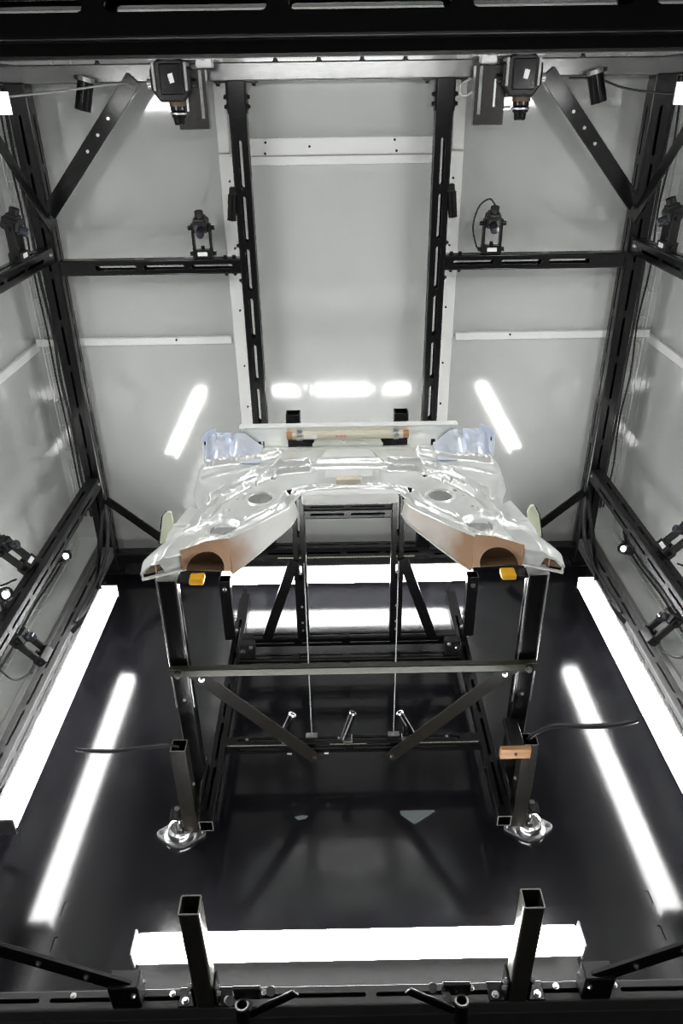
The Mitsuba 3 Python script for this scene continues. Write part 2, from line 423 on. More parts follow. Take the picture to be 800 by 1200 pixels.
k = part(fr, 'cross_rail', profile((-PI_ - SI / 2 + 0.001, PY, 0.12), (PI_ + SI / 2 - 0.001, PY, 0.12), up=(0, 0, 1)), 'black_gloss', False)
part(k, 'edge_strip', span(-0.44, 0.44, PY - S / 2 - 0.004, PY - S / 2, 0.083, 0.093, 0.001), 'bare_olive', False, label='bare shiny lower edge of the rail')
k = part(fr, 'top_beam', profile((-1.62, FY + 0.008, 2.744), (1.62, FY + 0.008, 2.744), w=0.075, up=(0, 0, 1), slots='xy', start=0.02, pitch=0.25, slot=0.22), 'black_gloss', False, label='slotted black beam overhead across the front')
part(fr, 'beam_lip', span(-1.60, 1.60, FY + 0.048, FY + 0.085, 2.687, 2.719, 0.004), 'black_satin', False)
k = part(fr, 'front_beam', profile((-PX + S / 2, FY, FZ), (PX - S / 2, FY, FZ), w=0.060, up=(0, 0, 1), start=0.02, pitch=0.25, slot=0.22, slots='y'), 'beam_grey', False, label='slotted black beam low across the front')
for x in (-0.885, -0.58, -0.30, 0.34, 0.60, 0.78):
    bolt(k, (x, FY + 0.012, FZ + 0.030), (0, 0, 1), 'chrome', 0.9)
for sx in (-1, 1):                              # bolts and clips standing on the rear top beam
    for x in (0.10, 0.30, 1.12, 1.24, 1.33):
        bolt(fr, (sx * x, PY - 0.02, ZT + S / 2), (0, 0, 1), 'black_gloss' if x < 1.2 else 'galvanised', 1.3)
struct('trim_1', span(-PX, PX, FY - 0.030, FY + 0.025, 0.0, FZ - 0.031, 0.003), 'sill_grey')

# ------------------------------------------------------------------ lamps: eight strip lights, 1.5 m
L15 = 1.5


def lamp(name, label, x, y, z, along='y', legs=(), group='long strip lights', housing='lamp_housing', side=0):
    """A strip light on its housing; its opal cover is lit all round. legs: (position along, end point of the arm)."""
    t = thing(name, label, 'strip light', group)
    rz = 0 if along == 'y' else 90
    at = A(x, y, z, rz)
    # side: the housing stands at the +x (or, for a lamp along x, +y) side of the cover instead of under it
    cov = m3.Manifold.batch_hull([block(0.086, L15 - 0.02, 0.050, (0, 0, 0), 0.008), block(0.060, L15 - 0.02, 0.076, (0, 0, 0), 0.008)])
    part(t, 'diffuser', cov, 'opal', False, at, label='lit opal cover', emitter={'type': 'area', 'radiance': {'type': 'rgb', 'value': [LAMP * c for c in LAMP_RGB]}})
    hb = block(0.034, L15 - 0.1, 0.020, (0, 0, -0.0485), 0.003) if not side else block(0.014, L15 - 0.02, 0.046 if along == 'y' else 0.084, (side * 0.051, 0, 0.0), 0.003)
    part(t, 'housing', hb, housing, False, at)
    for s2 in (-1, 1):
        part(t, 'end_cap', block(0.088, 0.008, 0.078, (0, s2 * (L15 / 2 - 0.004), 0.0), 0.002), 'galvanised', False, at)
    for a, b in legs:
        part(t, 'mounting_arm', profile(a, b, w=0.022, wall=0.002, slots='', r=0.003), 'black_satin', False)
    return t


for sx, w in ((-1, 'left'), (1, 'right')):
    x = sx * 1.30
    lamp('strip_light', f'glaring white strip light low along the {w} side of the dark floor', x, 2.54, 0.312, 'y',
         [((x + sx * 0.064, yy, 0.305), (sx * (PX - S / 2), yy, 0.185)) for yy in (1.98, 3.10)], side=sx)
    lamp('strip_light', f'upper white strip light at the {w} edge of the picture, only its end showing', x, 2.43, 2.640, 'y',
         [((x + sx * 0.064, yy, 2.640), (sx * (PX - S / 2), yy, 2.72)) for yy in (1.90, 3.00)], side=sx)
fl_l = lamp('strip_light', 'broad white strip light lying just behind the slotted front beam at the bottom', -0.004, 1.4245, 0.165, 'x',
            [((sx * 0.55, 1.4245, 0.100), (sx * 0.55, 1.4245, 0.0)) for sx in (-1, 1)])
lamp('strip_light', 'white strip light along the foot of the rear wall seen through the stand', 0.0, 3.617, 0.161, 'x',
     [((sx * 0.62, 3.668, 0.165), (sx * 0.62, 3.668, 0.0)) for sx in (-1, 1)], side=1)
lamp('strip_light', 'strip light hung above the overhead front beam, shown by its shine on the rear beam', 0.0, 1.42, 2.875, 'x',
     [((sx * 0.60, 1.41, 2.822), (sx * 0.60, FY + 0.03, 2.775)) for sx in (-1, 1)])
part(fl_l, 'tray', span(-0.754, 0.746, 1.335, 1.455, 0.055, 0.0615, 0.002), 'tray_black', False, label='dark tray under the lamp')
part(fl_l, 'rating_plate', span(0.21, 0.33, 1.342, 1.362, 0.0615, 0.0635, 0.0004), 'plate_grey', False, label='grey plate on the tray')

# ------------------------------------------------------------------ the stand that carries the pressed floor
st = thing('fixture_stand', 'black steel stand with slotted legs carrying the pressed metal car floor section', 'stand')
YL = 2.10                                       # plane of the front legs
for sx in (-1, 1):
    k = part(st, 'front_leg', profile((sx * 0.640, YL, 0.02), (sx * 0.640, YL, 1.205), w=0.066, h=0.055, wall=0.005, start=0.10, slots='x', r=0.009), 'black_gloss')
    for s2 in (-1, 1):
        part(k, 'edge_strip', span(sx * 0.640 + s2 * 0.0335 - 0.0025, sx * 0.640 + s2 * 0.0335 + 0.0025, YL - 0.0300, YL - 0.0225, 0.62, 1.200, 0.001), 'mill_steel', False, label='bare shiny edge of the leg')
    bolt(k, (sx * 0.640, YL - 0.0275, 0.66), (0, -1, 0), 'galvanised', 0.6)
    part(k, 'top_plate', span(*sorted((sx * 0.600, sx * 0.675)), YL - 0.035, YL + 0.035, 1.205, 1.213, 0.002), 'galvanised', False)
    y = part(k, 'support_pad', span(*sorted((sx * 0.508, sx * 0.558)), 2.052, 2.100, 1.196, 1.219, 0.004), 'yellow_rubber', False, label='yellow rubber support pad')
    part(k, 'top_plate', span(*sorted((sx * 0.548, sx * 0.607)), 2.075, YL + 0.03, 1.188, 1.196, 0.002), 'black_satin', False)
    k = part(st, 'base_rail', profile((sx * 0.578, 1.880, 0.185), (sx * 0.578, 3.37, 0.185), w=0.056, wall=0.004, start=0.05, up=(0, 0, 1), r=0.004), 'black_gloss', False)
    rim(k, (sx * 0.578, 1.8798, 0.185), (0, -1, 0), 0.055, (0, 0, 1))
    # open topped front stub with its levelling foot
    k = part(st, 'stub_leg', profile((sx * 0.664, 1.985, 0.05), (sx * 0.664, 1.985, 0.510), w=0.060, wall=0.004, slots='', r=0.004), 'brown_steel', False, label='short open topped tube in front of the leg')
    rim(k, (sx * 0.664, 1.985, 0.5102), (0, 0, 1), 0.059)
    bolt(k, (sx * 0.664 - sx * 0.030, 1.985, 0.30), (-sx, 0, 0), 'galvanised', 0.7)
    f = part(st, 'levelling_foot', lathe([(0, 0.012), (0.066, 0.012), (0.068, 0.018), (0.058, 0.024), (0.056, 0.036), (0.050, 0.046), (0.038, 0.050), (0.034, 0.040), (0.020, 0.040), (0, 0.040)], 40), 'chrome', 35, A(sx * 0.715, 1.985, 0), label='bright round levelling foot')
    fl_ = m3.CrossSection.batch_hull([m3.CrossSection.circle(0.066, 40), m3.CrossSection.circle(0.018, 20).translate([0.082, 0.0]), m3.CrossSection.circle(0.018, 20).translate([-0.082, 0.0])])
    part(f, 'flange', fl_.extrude(0.012), 'galvanised', 30, A(sx * 0.715, 1.985, 0.0005))
    part(f, 'spindle', cyl(0.011, 0.12, (0, 0, 0.10), 14) + cyl(0.022, 0.018, (0, 0, 0.050), 6), 'chrome', 30, A(sx * 0.715, 1.985, 0))
    part(f, 'spindle_bracket', span(*sorted((sx * 0.694, sx * 0.745)), 1.960, 2.010, 0.118, 0.128, 0.002), 'black_satin', False)
    for s2 in (-1, 1):
        bolt(f, (sx * 0.715 + s2 * 0.082, 1.985, 0.0125), (0, 0, 1), 'chrome', 1.0)
    # rear short posts and rear supports
    k = part(st, 'rear_leg', profile((sx * 0.615, 3.00, 0.213), (sx * 0.615, 3.00, 0.575), w=0.056, wall=0.004, slots='', r=0.004), 'black_gloss', False)
    bolt(k, (sx * 0.615, 2.972, 0.53), (0, -1, 0), 'chrome', 1.2)
    for z in (0.34, 0.25):
        bolt(k, (sx * 0.587, 3.00, z), (-sx, 0, 0), 'chrome', 1.2)
    k = part(st, 'support_post', profile((sx * 0.236, 3.00, 0.215), (sx * 0.236, 3.00, 1.445), w=0.062, wall=0.004, start=0.36, r=0.004), 'black_gloss', False)
    for z in (0.27, 0.32, 0.42, 0.62):
        bolt(k, (sx * 0.236, 2.972, z), (0, -1, 0), 'galvanised', 0.8)
    part(k, 'rest_arm', profile((sx * 0.236, 2.972, 1.225), (sx * 0.236, 2.62, 1.225), w=0.040, wall=0.004, slots='', up=(0, 0, 1)), 'black_satin', False)
    part(k, 'rest_pad', span(*sorted((sx * 0.216, sx * 0.256)), 2.63, 2.68, 1.245, 1.310, 0.003), 'black_satin', False)
    k = part(st, 'diagonal_brace', strap((sx * 0.425, 2.965, 0.22), (sx * 0.262, 2.965, 0.70), 0.050, 0.012, up=(0, 1, 0)), 'black_gloss', False)
    a_, b_ = np.array((sx * 0.585, 2.060, 0.80)), np.array((sx * 0.150, 2.245, 0.13))
    k = part(st, 'diagonal_brace', strap(a_, b_, 0.060, 0.006, up=(0, 1, 0)), 'brown_steel', False)
    bolt(k, a_ * 0.04 + b_ * 0.96 + (0, -0.004, 0), (0, -1, 0), 'chrome', 1.0)
    bolt(k, a_ * 0.95 + b_ * 0.05 + (0, -0.004, 0), (0, -1, 0), 'chrome', 1.0)
    # small brackets where the leg, base rail and rear rail meet
    part(st, 'joint_plate', span(*sorted((sx * 0.607, sx * 0.613)), 1.96, 2.16, 0.12, 0.26, 0.002), 'black_satin', False)
    part(st, 'joint_plate', span(*sorted((sx * 0.470, sx * 0.549)), 2.82, 2.87, 0.213, 0.30, 0.003), 'black_satin', False)
    bolt(st, (sx * 0.53, 2.82, 0.26), (0, -1, 0), 'chrome', 1.3)
    bolt(st, (sx * 0.49, 2.82, 0.285), (0, -1, 0), 'chrome', 1.1)
    # green-white plastic guide fin outside the arm
    k = part(st, 'fin_holder', profile((sx * 0.690, YL + 0.028, 1.10), (sx * 0.690, 2.335, 1.19), w=0.020, wall=0.003, slots='', up=(0, 0, 1)), 'black_satin', False)
    fin = m3.CrossSection([[(-0.020, -0.02), (0.020, -0.02), (0.020, 0.075), (0.008, 0.112), (-0.006, 0.112), (-0.020, 0.090)]]).extrude(0.014).translate([0, 0, -0.007]).rotate([90, 0, 0])
    part(k, 'guide_fin', fin, 'fin_plastic', False, A(sx * 0.690, 2.335, 1.215, 0, -6, -sx * 12), label='pale green plastic guide fin')
    part(k, 'guide_fin', fin, 'black_matt', False, A(sx * 0.699, 2.350, 1.205, 0, -6, -sx * 12), label='black backing of the fin')
k = part(st, 'cross_rail', profile((-0.55, 2.285, 0.185), (0.55, 2.285, 0.185), w=0.056, wall=0.004, up=(0, 0, 1), start=0.05), 'black_gloss', False)
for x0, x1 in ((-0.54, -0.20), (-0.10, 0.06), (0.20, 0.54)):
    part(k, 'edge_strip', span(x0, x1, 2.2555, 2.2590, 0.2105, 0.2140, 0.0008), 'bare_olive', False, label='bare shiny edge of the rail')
for x in (-0.46, -0.245, -0.06, 0.29, 0.41):
    bolt(k, (x, 2.290, 0.213), (0, 0, 1), 'chrome', 0.6)
for x0 in (-0.285, -0.215, -0.180, -0.125):
    part(k, 'wire_tag', span(x0, x0 + 0.020, 2.2500, 2.2568, 0.160, 0.166, 0.001), 'label_white', False, label='small white tag')
part(st, 'cross_rail', profile((-0.55, 3.00, 0.187), (0.55, 3.00, 0.187), w=0.056, wall=0.004, up=(0, 0, 1), start=0.05), 'black_gloss', False)
part(st, 'cross_rail', profile((-0.55, 2.84, 0.185), (0.55, 2.84, 0.185), w=0.050, wall=0.004, up=(0, 0, 1), start=0.05), 'black_gloss', False)
part(st, 'cross_rail', profile((-0.208, 3.00, 0.945), (0.208, 3.00, 0.945), w=0.052, wall=0.004, up=(0, 0, 1), start=0.03, pitch=0.19, slot=0.16), 'black_gloss', False)
k = part(st, 'tie_bar', profile((-0.672, YL - 0.045, 0.815), (0.672, YL - 0.045, 0.815), w=0.028, h=0.034, wall=0.003, up=(0, 0, 1), slots='', r=0.003), 'olive_steel', False, label='olive grey bar across the front legs')
for sx in (-1, 1):
    bolt(k, (sx * 0.640, YL - 0.062, 0.812), (0, -1, 0), 'chrome', 1.2)
for x in (-0.178, 0.178):
    k = part(st, 'plumb_rod', cyl(0.0026, 0.90, (x, 2.30, 0.668), 8), 'zinc_dull', 30)
    part(k, 'rod_clamp', span(x - 0.025, x + 0.025, 2.285, 2.315, 0.213, 0.225, 0.002), 'chrome', False)
wb_ = part(st, 'wooden_block', span(0.538, 0.650, 1.905, 1.925, 0.495, 0.545, 0.002), 'wood', False, label='orange brown wooden block screwed across the right leg')
part(wb_, 'screw', cyl(0.005, 0.006, (0.594, 1.904, 0.521), 10, axis='y'), 'black_matt', 30)
part(st, 'block_holder', span(0.58, 0.634, 1.925, 2.08, 0.505, 0.530, 0.002), 'black_satin', False)
# black clamps behind the rear panel
for sx in (-1, 1):
    k = part(st, 'clamp_body', span(*sorted((sx * 0.145, sx * 0.262)), 2.930, 2.972, 1.302, 1.346, 0.004), 'black_satin', False, label='black clamp behind the rear panel')
    part(k, 'clamp_disc', cyl(0.026, 0.016, (sx * 0.165, 2.922, 1.338), 24, axis='y'), 'black_gloss', 30)
    part(k, 'clamp_pin', cyl(0.011, 0.055, (sx * 0.228, 2.945, 1.378), 14), 'chrome', 30)

# ------------------------------------------------------------------ the pressed floor section of a car body
car = thing('car_floor_pressing', 'pressed galvanised car body floor section with two hollow arms, clamped on the black stand', 'car body part')
Z0 = 1.330
INNER = np.array([(0, 2.470), (0.150, 2.466), (0.188, 2.445), (0.207, 2.395), (0.225, 2.345), (0.262, 2.300), (0.33, 2.232), (0.395, 2.175), (0.425, 2.152)])
FRONT = np.array([(0.475, 2.135), (0.535, 2.118)])
OUTER = np.array([(0.600, 2.100), (0.612, 2.200), (0.588, 2.290), (0.560, 2.370), (0.548, 2.440), (0.568, 2.520), (0.598, 2.600), (0.604, 2.680), (0.580, 2.760), (0.555, 2.84), (0.47, 2.885), (0, 2.885)])
HALF = np.vstack([INNER, FRONT, OUTER])


def seg_dist(X, Y, line):
    d = np.full(X.shape, 9.0)
    for (ax, ay), (bx, by) in zip(line[:-1], line[1:]):
        vx, vy = bx - ax, by - ay
        t = np.clip(((X - ax) * vx + (Y - ay) * vy) / (vx * vx + vy * vy), 0, 1)
        d = np.minimum(d, np.hypot(X - ax - t * vx, Y - ay - t * vy))
    return d


def sstep(a, b, x):
    t = np.clip((x - a) / (b - a), 0, 1)
    return t * t * (3 - 2 * t)


RIDGES = [
    (curve([(-0.02, 2.492), (0.155, 2.488), (0.210, 2.445), (0.230, 2.40), (0.250, 2.352), (0.29, 2.312), (0.352, 2.248), (0.44, 2.172), (0.53, 2.138)]), 0.012, 0.006),
    (curve([(-0.02, 2.506), (0.160, 2.502), (0.224, 2.456), (0.246, 2.40), (0.266, 2.358), (0.306, 2.316), (0.366, 2.258), (0.40, 2.232)]), -0.006, 0.006),
    (curve([(-0.02, 2.520), (0.165, 2.516), (0.236, 2.465), (0.260, 2.404), (0.280, 2.362), (0.32, 2.322), (0.375, 2.27)]), 0.007, 0.006),
    (curve([(0.16, 2.640), (0.28, 2.622), (0.367, 2.552), (0.438, 2.466), (0.486, 2.390), (0.507, 2.321), (0.535, 2.25)]), 0.020, 0.008),
    (curve([(0.17, 2.658), (0.29, 2.645), (0.385, 2.570), (0.458, 2.480), (0.506, 2.400), (0.527, 2.325)]), -0.010, 0.007),
    (curve([(0.16, 2.690), (0.265, 2.672), (0.384, 2.618), (0.454, 2.550), (0.50, 2.48), (0.528, 2.41)]), 0.022, 0.010),
    (curve([(0.20, 2.735), (0.32, 2.720), (0.44, 2.668), (0.52, 2.630), (0.575, 2.60)]), -0.012, 0.008),
    (curve([(0.291, 2.800), (0.406, 2.735), (0.48, 2.712), (0.575, 2.690)]), 0.022, 0.010),
    (curve([(0.416, 2.607), (0.481, 2.513), (0.525, 2.446)]), -0.012, 0.009),
    (curve([(0.47, 2.290), (0.53, 2.240), (0.59, 2.215)]), 0.010, 0.008),
    (curve([(-0.02, 2.845), (0.20, 2.845), (0.40, 2.84)]), 0.008, 0.008),
]
RIDGES = [(np.asarray(c), a, w) for c, a, w in RIDGES]


def height(x, y):
    X = np.abs(x)
    h = np.zeros_like(X)
    for line, a, w in RIDGES:
        if len(line) > 14:
            line = line[::3] if (len(line) - 1) % 3 == 0 else np.vstack([line[::3], line[-1:]])
        h = h + 1.5 * a * np.exp(-(seg_dist(X, y, line) / w) ** 2)
    h += 0.024 * sstep(0.145 + 0.4 * (2.70 - y), 0.115 + 0.4 * (2.70 - y), X) * sstep(2.675, 2.695, y) * sstep(2.80, 2.78, y)          # raised middle of the rear
    h += 0.012 * sstep(0.30, 0.285, X) * sstep(2.655, 2.668, y) * sstep(2.83, 2.815, y)
    h += 0.012 * sstep(0.13, 0.09, X) * sstep(2.53, 2.57, y) * sstep(2.66, 2.62, y)
    h += 0.035 * sstep(2.62, 2.85, y) * sstep(0.40, 0.52, X)                                     # up to the brackets
    h += -0.012 * sstep(2.30, 2.10, y)                                                            # arms dip to the front
    h += -0.030 * sstep(0.50, 0.62, X) * sstep(2.55, 2.45, y)
    h += -0.016 * np.exp(-(((X - 0.450) / 0.056) ** 2 + ((y - 2.215) / 0.056) ** 2) ** 4)
    return h


holes = m3.CrossSection()
for sx in (-1, 1):
    for x, y, r in ((0.338, 2.418, 0.046), (0.235, 2.476, 0.0140), (0.233, 2.462, 0.008), (0.257, 2.482, 0.004), (0.30, 2.585, 0.010), (0.425, 2.42, 0.006), (0.445, 2.335, 0.007), (0.205, 2.735, 0.008),
                    (0.40, 2.46, 0.009), (0.14, 2.655, 0.006), (0.54, 2.19, 0.009), (0.40, 2.655, 0.006)):
        holes = holes + m3.CrossSection.circle(r, 40 if r > 0.02 else 14).translate([sx * x, y])
    holes = holes + m3.CrossSection.square([0.038, 0.030], True).translate([sx * 0.172, 2.655])
out = np.vstack([HALF, (HALF * [-1, 1])[::-1]])
deck_cs = m3.CrossSection([out.tolist()], m3.FillRule.NonZero)
if deck_cs.area() < 0:
    deck_cs = m3.CrossSection([out[::-1].tolist()], m3.FillRule.NonZero)


def sheet(cs, z, t=0.003, fn=height, n=0.0075):
    m = (cs).extrude(t).refine_to_length(n)

    def wp(v):
        v = np.array(v, float)
        v[:, 2] += z + fn(v[:, 0], v[:, 1])
        return v
    return m.warp_batch(wp)


part(car, 'deck', sheet(deck_cs - holes, Z0), 'zinc', 50, label='ribbed grey deck of the pressing with round holes')


def curtain(path, zt, zb, t=0.003, flare=0.0, cols=1):
    """A thin sheet hanging from a plan polyline: top heights zt, bottom heights zb; flare pushes the bottom to the right of the path."""
    p = np.asarray(path, float)
    n = len(p)
    zt, zb = np.broadcast_to(zt, (n,)), np.broadcast_to(zb, (n,))
    d = np.gradient(p, axis=0)
    nn = np.stack([d[:, 1], -d[:, 0]], 1)
    nn /= np.linalg.norm(nn, axis=1, keepdims=True) + 1e-12
    rows = []
    for k in range(cols + 1):
        f = k / cols
        q = p + nn * flare * f
        z = zt * (1 - f) + zb * f
        rows.append(np.column_stack([q, z]))
    V = np.vstack(rows + [r + np.column_stack([nn * t, np.zeros(n)]) for r in rows])
    half = (cols + 1) * n
    F = []

    def quad(a, b, c, e):
        F.extend([[a, b, c], [a, c, e]])
    for k in range(cols):
        for i in range(n - 1):
            a, b, c, e = k * n + i, k * n + i + 1, (k + 1) * n + i + 1, (k + 1) * n + i
            quad(a, b, c, e)
            quad(half + a, half + e, half + c, half + b)
    for i in range(n - 1):
        a, b = i, i + 1
        quad(a, half + a, half + b, b)
        a, b = cols * n + i, cols * n + i + 1
        quad(a, b, half + b, half + a)
    for i in (0, n - 1):
        for k in range(cols):
            a, b = k * n + i, (k + 1) * n + i
            quad(a, b, half + b, half + a)
    return trimesh.Trimesh(V, np.array(F), process=False)


def resample(p, step=0.015):
    p = np.asarray(p, float)
    s = np.r_[0, np.cumsum(np.linalg.norm(np.diff(p, axis=0), axis=1))]
    q = np.linspace(0, s[-1], max(2, int(s[-1] / step)))
    return np.column_stack([np.interp(q, s, p[:, 0]), np.interp(q, s, p[:, 1])])


for sx in (-1, 1):
    SX = np.array([sx, 1.0])
    # the tall inner side wall of the arm
    pin = resample(np.vstack([INNER[3:], [[0.4275, 2.149]]]))
    L = np.linspace(0, 1, len(pin))
    zt = Z0 + height(pin[:, 0], pin[:, 1]) + 0.001
    drop = 0.052 + 0.086 * L
    part(car, 'side_wall', curtain(pin * SX, zt, zt - drop, 0.003, 0.012 * sx, 3), 'primer', 40, label='tall inner side wall of the arm')
    part(car, 'flange', curtain((pin + [0, 0.0]) * SX, zt + 0.003, zt - 0.002, 0.010, -0.0, 1), 'zinc', 40)
    part(car, 'flange', curtain(pin * SX, zt - drop + 0.002, zt - drop - 0.003, 0.009, 0.012 * sx, 1), 'zinc', 40, label='bottom lip of the arm')
    # the front end of the arm: coppery wall with a dark arched mouth
    wd = 0.168
    fs = m3.CrossSection([[(-0.011, -0.002), (wd, 0.047), (wd, 0.126), (0.07, 0.140), (0, 0.134)]])
    arch = m3.CrossSection.circle(0.5, 40).scale([0.132, 0.150]).translate([0.091, 0.028])
    fw_ = (fs - arch).extrude(0.004)
    mat = np.eye(4)
    a = np.array([0.424 * sx, 2.146]); b = np.array([0.588 * sx, 2.085])
    ux = (b - a) / np.linalg.norm(b - a)
    mat[:3, 0] = (ux[0], ux[1], 0); mat[:3, 1] = (0, 0, 1); mat[:3, 2] = np.cross(mat[:3, 0], mat[:3, 1]); mat[:3, 3] = (a[0], a[1], Z0 - 0.140)
    part(car, 'end_wall', tf(fw_, mat), 'primer', False, label='coppery end wall of the arm with an arched mouth')
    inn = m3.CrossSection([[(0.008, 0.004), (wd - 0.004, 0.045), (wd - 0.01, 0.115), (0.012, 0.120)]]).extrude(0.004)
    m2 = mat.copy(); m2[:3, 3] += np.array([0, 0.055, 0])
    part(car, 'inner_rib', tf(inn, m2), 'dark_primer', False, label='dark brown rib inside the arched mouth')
    bp = np.array([(0.424, 2.148), (0.586, 2.090), (0.60, 2.30), (0.43, 2.34)]) * SX
    bz = np.array([1.188, 1.235, 1.238, 1.190])
    bv = np.vstack([np.column_stack([bp, bz]), np.column_stack([bp, bz + 0.003])])
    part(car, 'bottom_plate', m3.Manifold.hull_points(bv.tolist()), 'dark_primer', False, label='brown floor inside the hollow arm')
    # bulging end cap
    nu, nv = 22, 20
    V = []
    for i in range(nu):
        f = i / (nu - 1)
        inner = np.array([0.520 + 0.052 * f, 2.205 - 0.110 * f])
        outer = np.array([0.640 + 0.072 * sstep(0, 0.8, f), 2.250 - 0.215 * f])
        for j in range(nv):
            s_ = j / (nv - 1)
            q_ = inner * (1 - s_) + outer * s_ + np.array([0.0, -0.024 * 4 * s_ * (1 - s_) * f])
            zi = Z0 - 0.012 - 0.014 * f
            zz = zi + 0.016 * math.sin(math.pi * s_) * sstep(0, 0.35, f) - 0.034 * s_ ** 3.2 - 0.012 * sstep(0.72, 1.0, f) * (0.4 + 0.6 * s_)
            zz += 0.006 * math.exp(-((s_ - 0.42) / 0.06) ** 2) * sstep(0.2, 0.5, f) - 0.005 * math.exp(-((s_ - 0.60) / 0.05) ** 2) * sstep(0.3, 0.6, f)
            V.append((sx * q_[0], q_[1], zz))
    V = np.array(V)
    F = []
    for i in range(nu - 1):
        for j in range(nv - 1):
            q = i * nv + j
            F += [[q, q + 1, q + nv + 1], [q, q + nv + 1, q + nv]] if sx > 0 else [[q, q + nv + 1, q + 1], [q, q + nv, q + nv + 1]]
    lo = V - [0, 0, 0.004]
    n_ = len(V)
    F = np.array(F)
    edge = [i * nv for i in range(nu)][::-1] + [j for j in range(nv)] + [i * nv + nv - 1 for i in range(nu)] + [(nu - 1) * nv + j for j in range(nv)][::-1]
    side = []
    for a_, b_ in zip(edge, edge[1:] + edge[:1]):
        if a_ != b_:
            side += [[a_, b_, b_ + n_], [a_, b_ + n_, a_ + n_]]
    part(car, 'end_cap', trimesh.Trimesh(np.vstack([V, lo]), np.vstack([F, F[:, ::-1] + n_, np.array(side)]), process=False), 'zinc', 40, label='pale bulging end cap of the arm')
    fa, fb = np.array([0.572 * sx, 2.097]), np.array([0.708 * sx, 2.036])
    ux = (fb - fa) / np.linalg.norm(fb - fa)
    m4 = np.eye(4)
    m4[:3, 0] = (ux[0], ux[1], 0); m4[:3, 1] = (0, 0, 1); m4[:3, 2] = np.cross(m4[:3, 0], m4[:3, 1]); m4[:3, 3] = (fa[0], fa[1], 1.236)
    face = m3.CrossSection([[(0, 0), (0.149, 0), (0.149, 0.020), (0.115, 0.052), (0.07, 0.064), (0, 0.062)]])
    mouth = m3.CrossSection([[(0.070, 0.006), (0.142, 0.006), (0.142, 0.020), (0.115, 0.043), (0.085, 0.045)]])
    part(car, 'end_face', tf((face - mouth).extrude(0.003), m4), 'zinc', False, label='slanting front face of the arm tip')
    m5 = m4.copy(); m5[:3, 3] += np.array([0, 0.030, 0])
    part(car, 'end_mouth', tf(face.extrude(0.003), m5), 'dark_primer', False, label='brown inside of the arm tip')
    part(car, 'end_rib', tf(block(0.004, 0.040, 0.030, (0.098, 0.024, 0.0), 0.001), m4 @ A(0, 0, -0.018 * sx)), 'copper_primer', False)
    part(car, 'end_lip', tf(block(0.150, 0.004, 0.016, (0.075, 0.0, 0.0), 0.001), m4), 'zinc', False)
    # sloping outer side plate
    po = resample(OUTER[1:8])
    zo = Z0 + height(po[:, 0], po[:, 1]) + 0.001
    part(car, 'outer_skirt', curtain(po * SX, zo, zo - 0.070, 0.003, 0.030 * sx, 3), 'zinc', 40)
    pp = [(0.560, 2.375), (0.600, 2.40), (0.655, 2.24), (0.655, 2.165), (0.600, 2.18)]
    pc = m3.CrossSection([[(sx * x, y) for x, y in (pp if sx > 0 else pp[::-1])]], m3.FillRule.NonZero)
    pc = pc - m3.CrossSection.circle(0.008, 12).translate([sx * 0.615, 2.285]) - m3.CrossSection.circle(0.006, 12).translate([sx * 0.625, 2.23])
    part(car, 'side_plate', sheet(pc, Z0 - 0.045, 0.003, lambda x, y: 0.03 * (y - 2.2) / 0.2), 'zinc', False, label='flat side plate outside the arm')
    # ribs on that plate
    part(car, 'stiffener', span(*sorted((sx * 0.575, sx * 0.640)), 2.272, 2.282, 1.287, 1.312, 0.003), 'zinc', False)
    # hole rims, lower sheet, plugs
    ring = lathe([(0.046, -0.002), (0.046, 0.006), (0.051, 0.008), (0.058, 0.003), (0.058, -0.002), (0.046, -0.002)], 40)
    part(car, 'hole_rim', ring, 'zinc', 30, A(sx * 0.338, 2.418, Z0 + 0.0), share=None)
    part(car, 'lower_sheet', m3.CrossSection.circle(0.085, 32).extrude(0.003), 'zinc_dull', False, A(sx * 0.345, 2.495, Z0 - 0.055))
    part(car, 'plug', lathe([(0, 0.004), (0.008, 0.004), (0.010, 0.002), (0.040, 0.002), (0.046, 0.0055), (0.050, 0.0), (0.0, -0.002)], 40), 'zinc_dull', 30, A(sx * 0.450, 2.215, Z0 - 0.0165, 0, -2), label='dull grey round plug')
    for x, y in ((0.300, 2.60), (0.455, 2.30), (0.360, 2.525)):
        part(car, 'stud', cyl(0.006, 0.022, (sx * x, y, Z0 + 0.014 + float(height(np.array([x]), np.array([y]))[0])), 10), 'zinc', 30)
    # bluish brackets at the rear corners
    br = part(car, 'corner_bracket', curtain(resample(curve([(0.585, 2.700), (0.600, 2.76), (0.592, 2.83), (0.560, 2.875)]), 0.01) * SX, 1.432 + 0 * np.linspace(0, 1, len(resample(curve([(0.585, 2.700), (0.600, 2.76), (0.592, 2.83), (0.560, 2.875)]), 0.01))), 1.335, 0.003, 0, 3), 'blue_steel', 40, label='bluish upright bracket at the rear corner')
    hole_ = part(br, 'bolt_hole', cyl(0.008, 0.004, (sx * 0.5895, 2.765, 1.41), 14, axis='x'), 'black_matt', 30)
    arc = [(0.520 + 0.034 * math.cos(t), 2.835 + 0.034 * math.sin(t)) for t in np.linspace(-0.2, math.pi + 0.2, 18)]
    part(br, 'cup', curtain(np.array(arc) * SX, 1.432 - 0.02 * np.sin(np.linspace(0, math.pi, 18)), 1.345, 0.003, 0, 2), 'blue_steel', 40)
    gx, gy = np.meshgrid(np.linspace(0.365, 0.585, 22), np.linspace(2.705, 2.880, 20), indexing='ij')
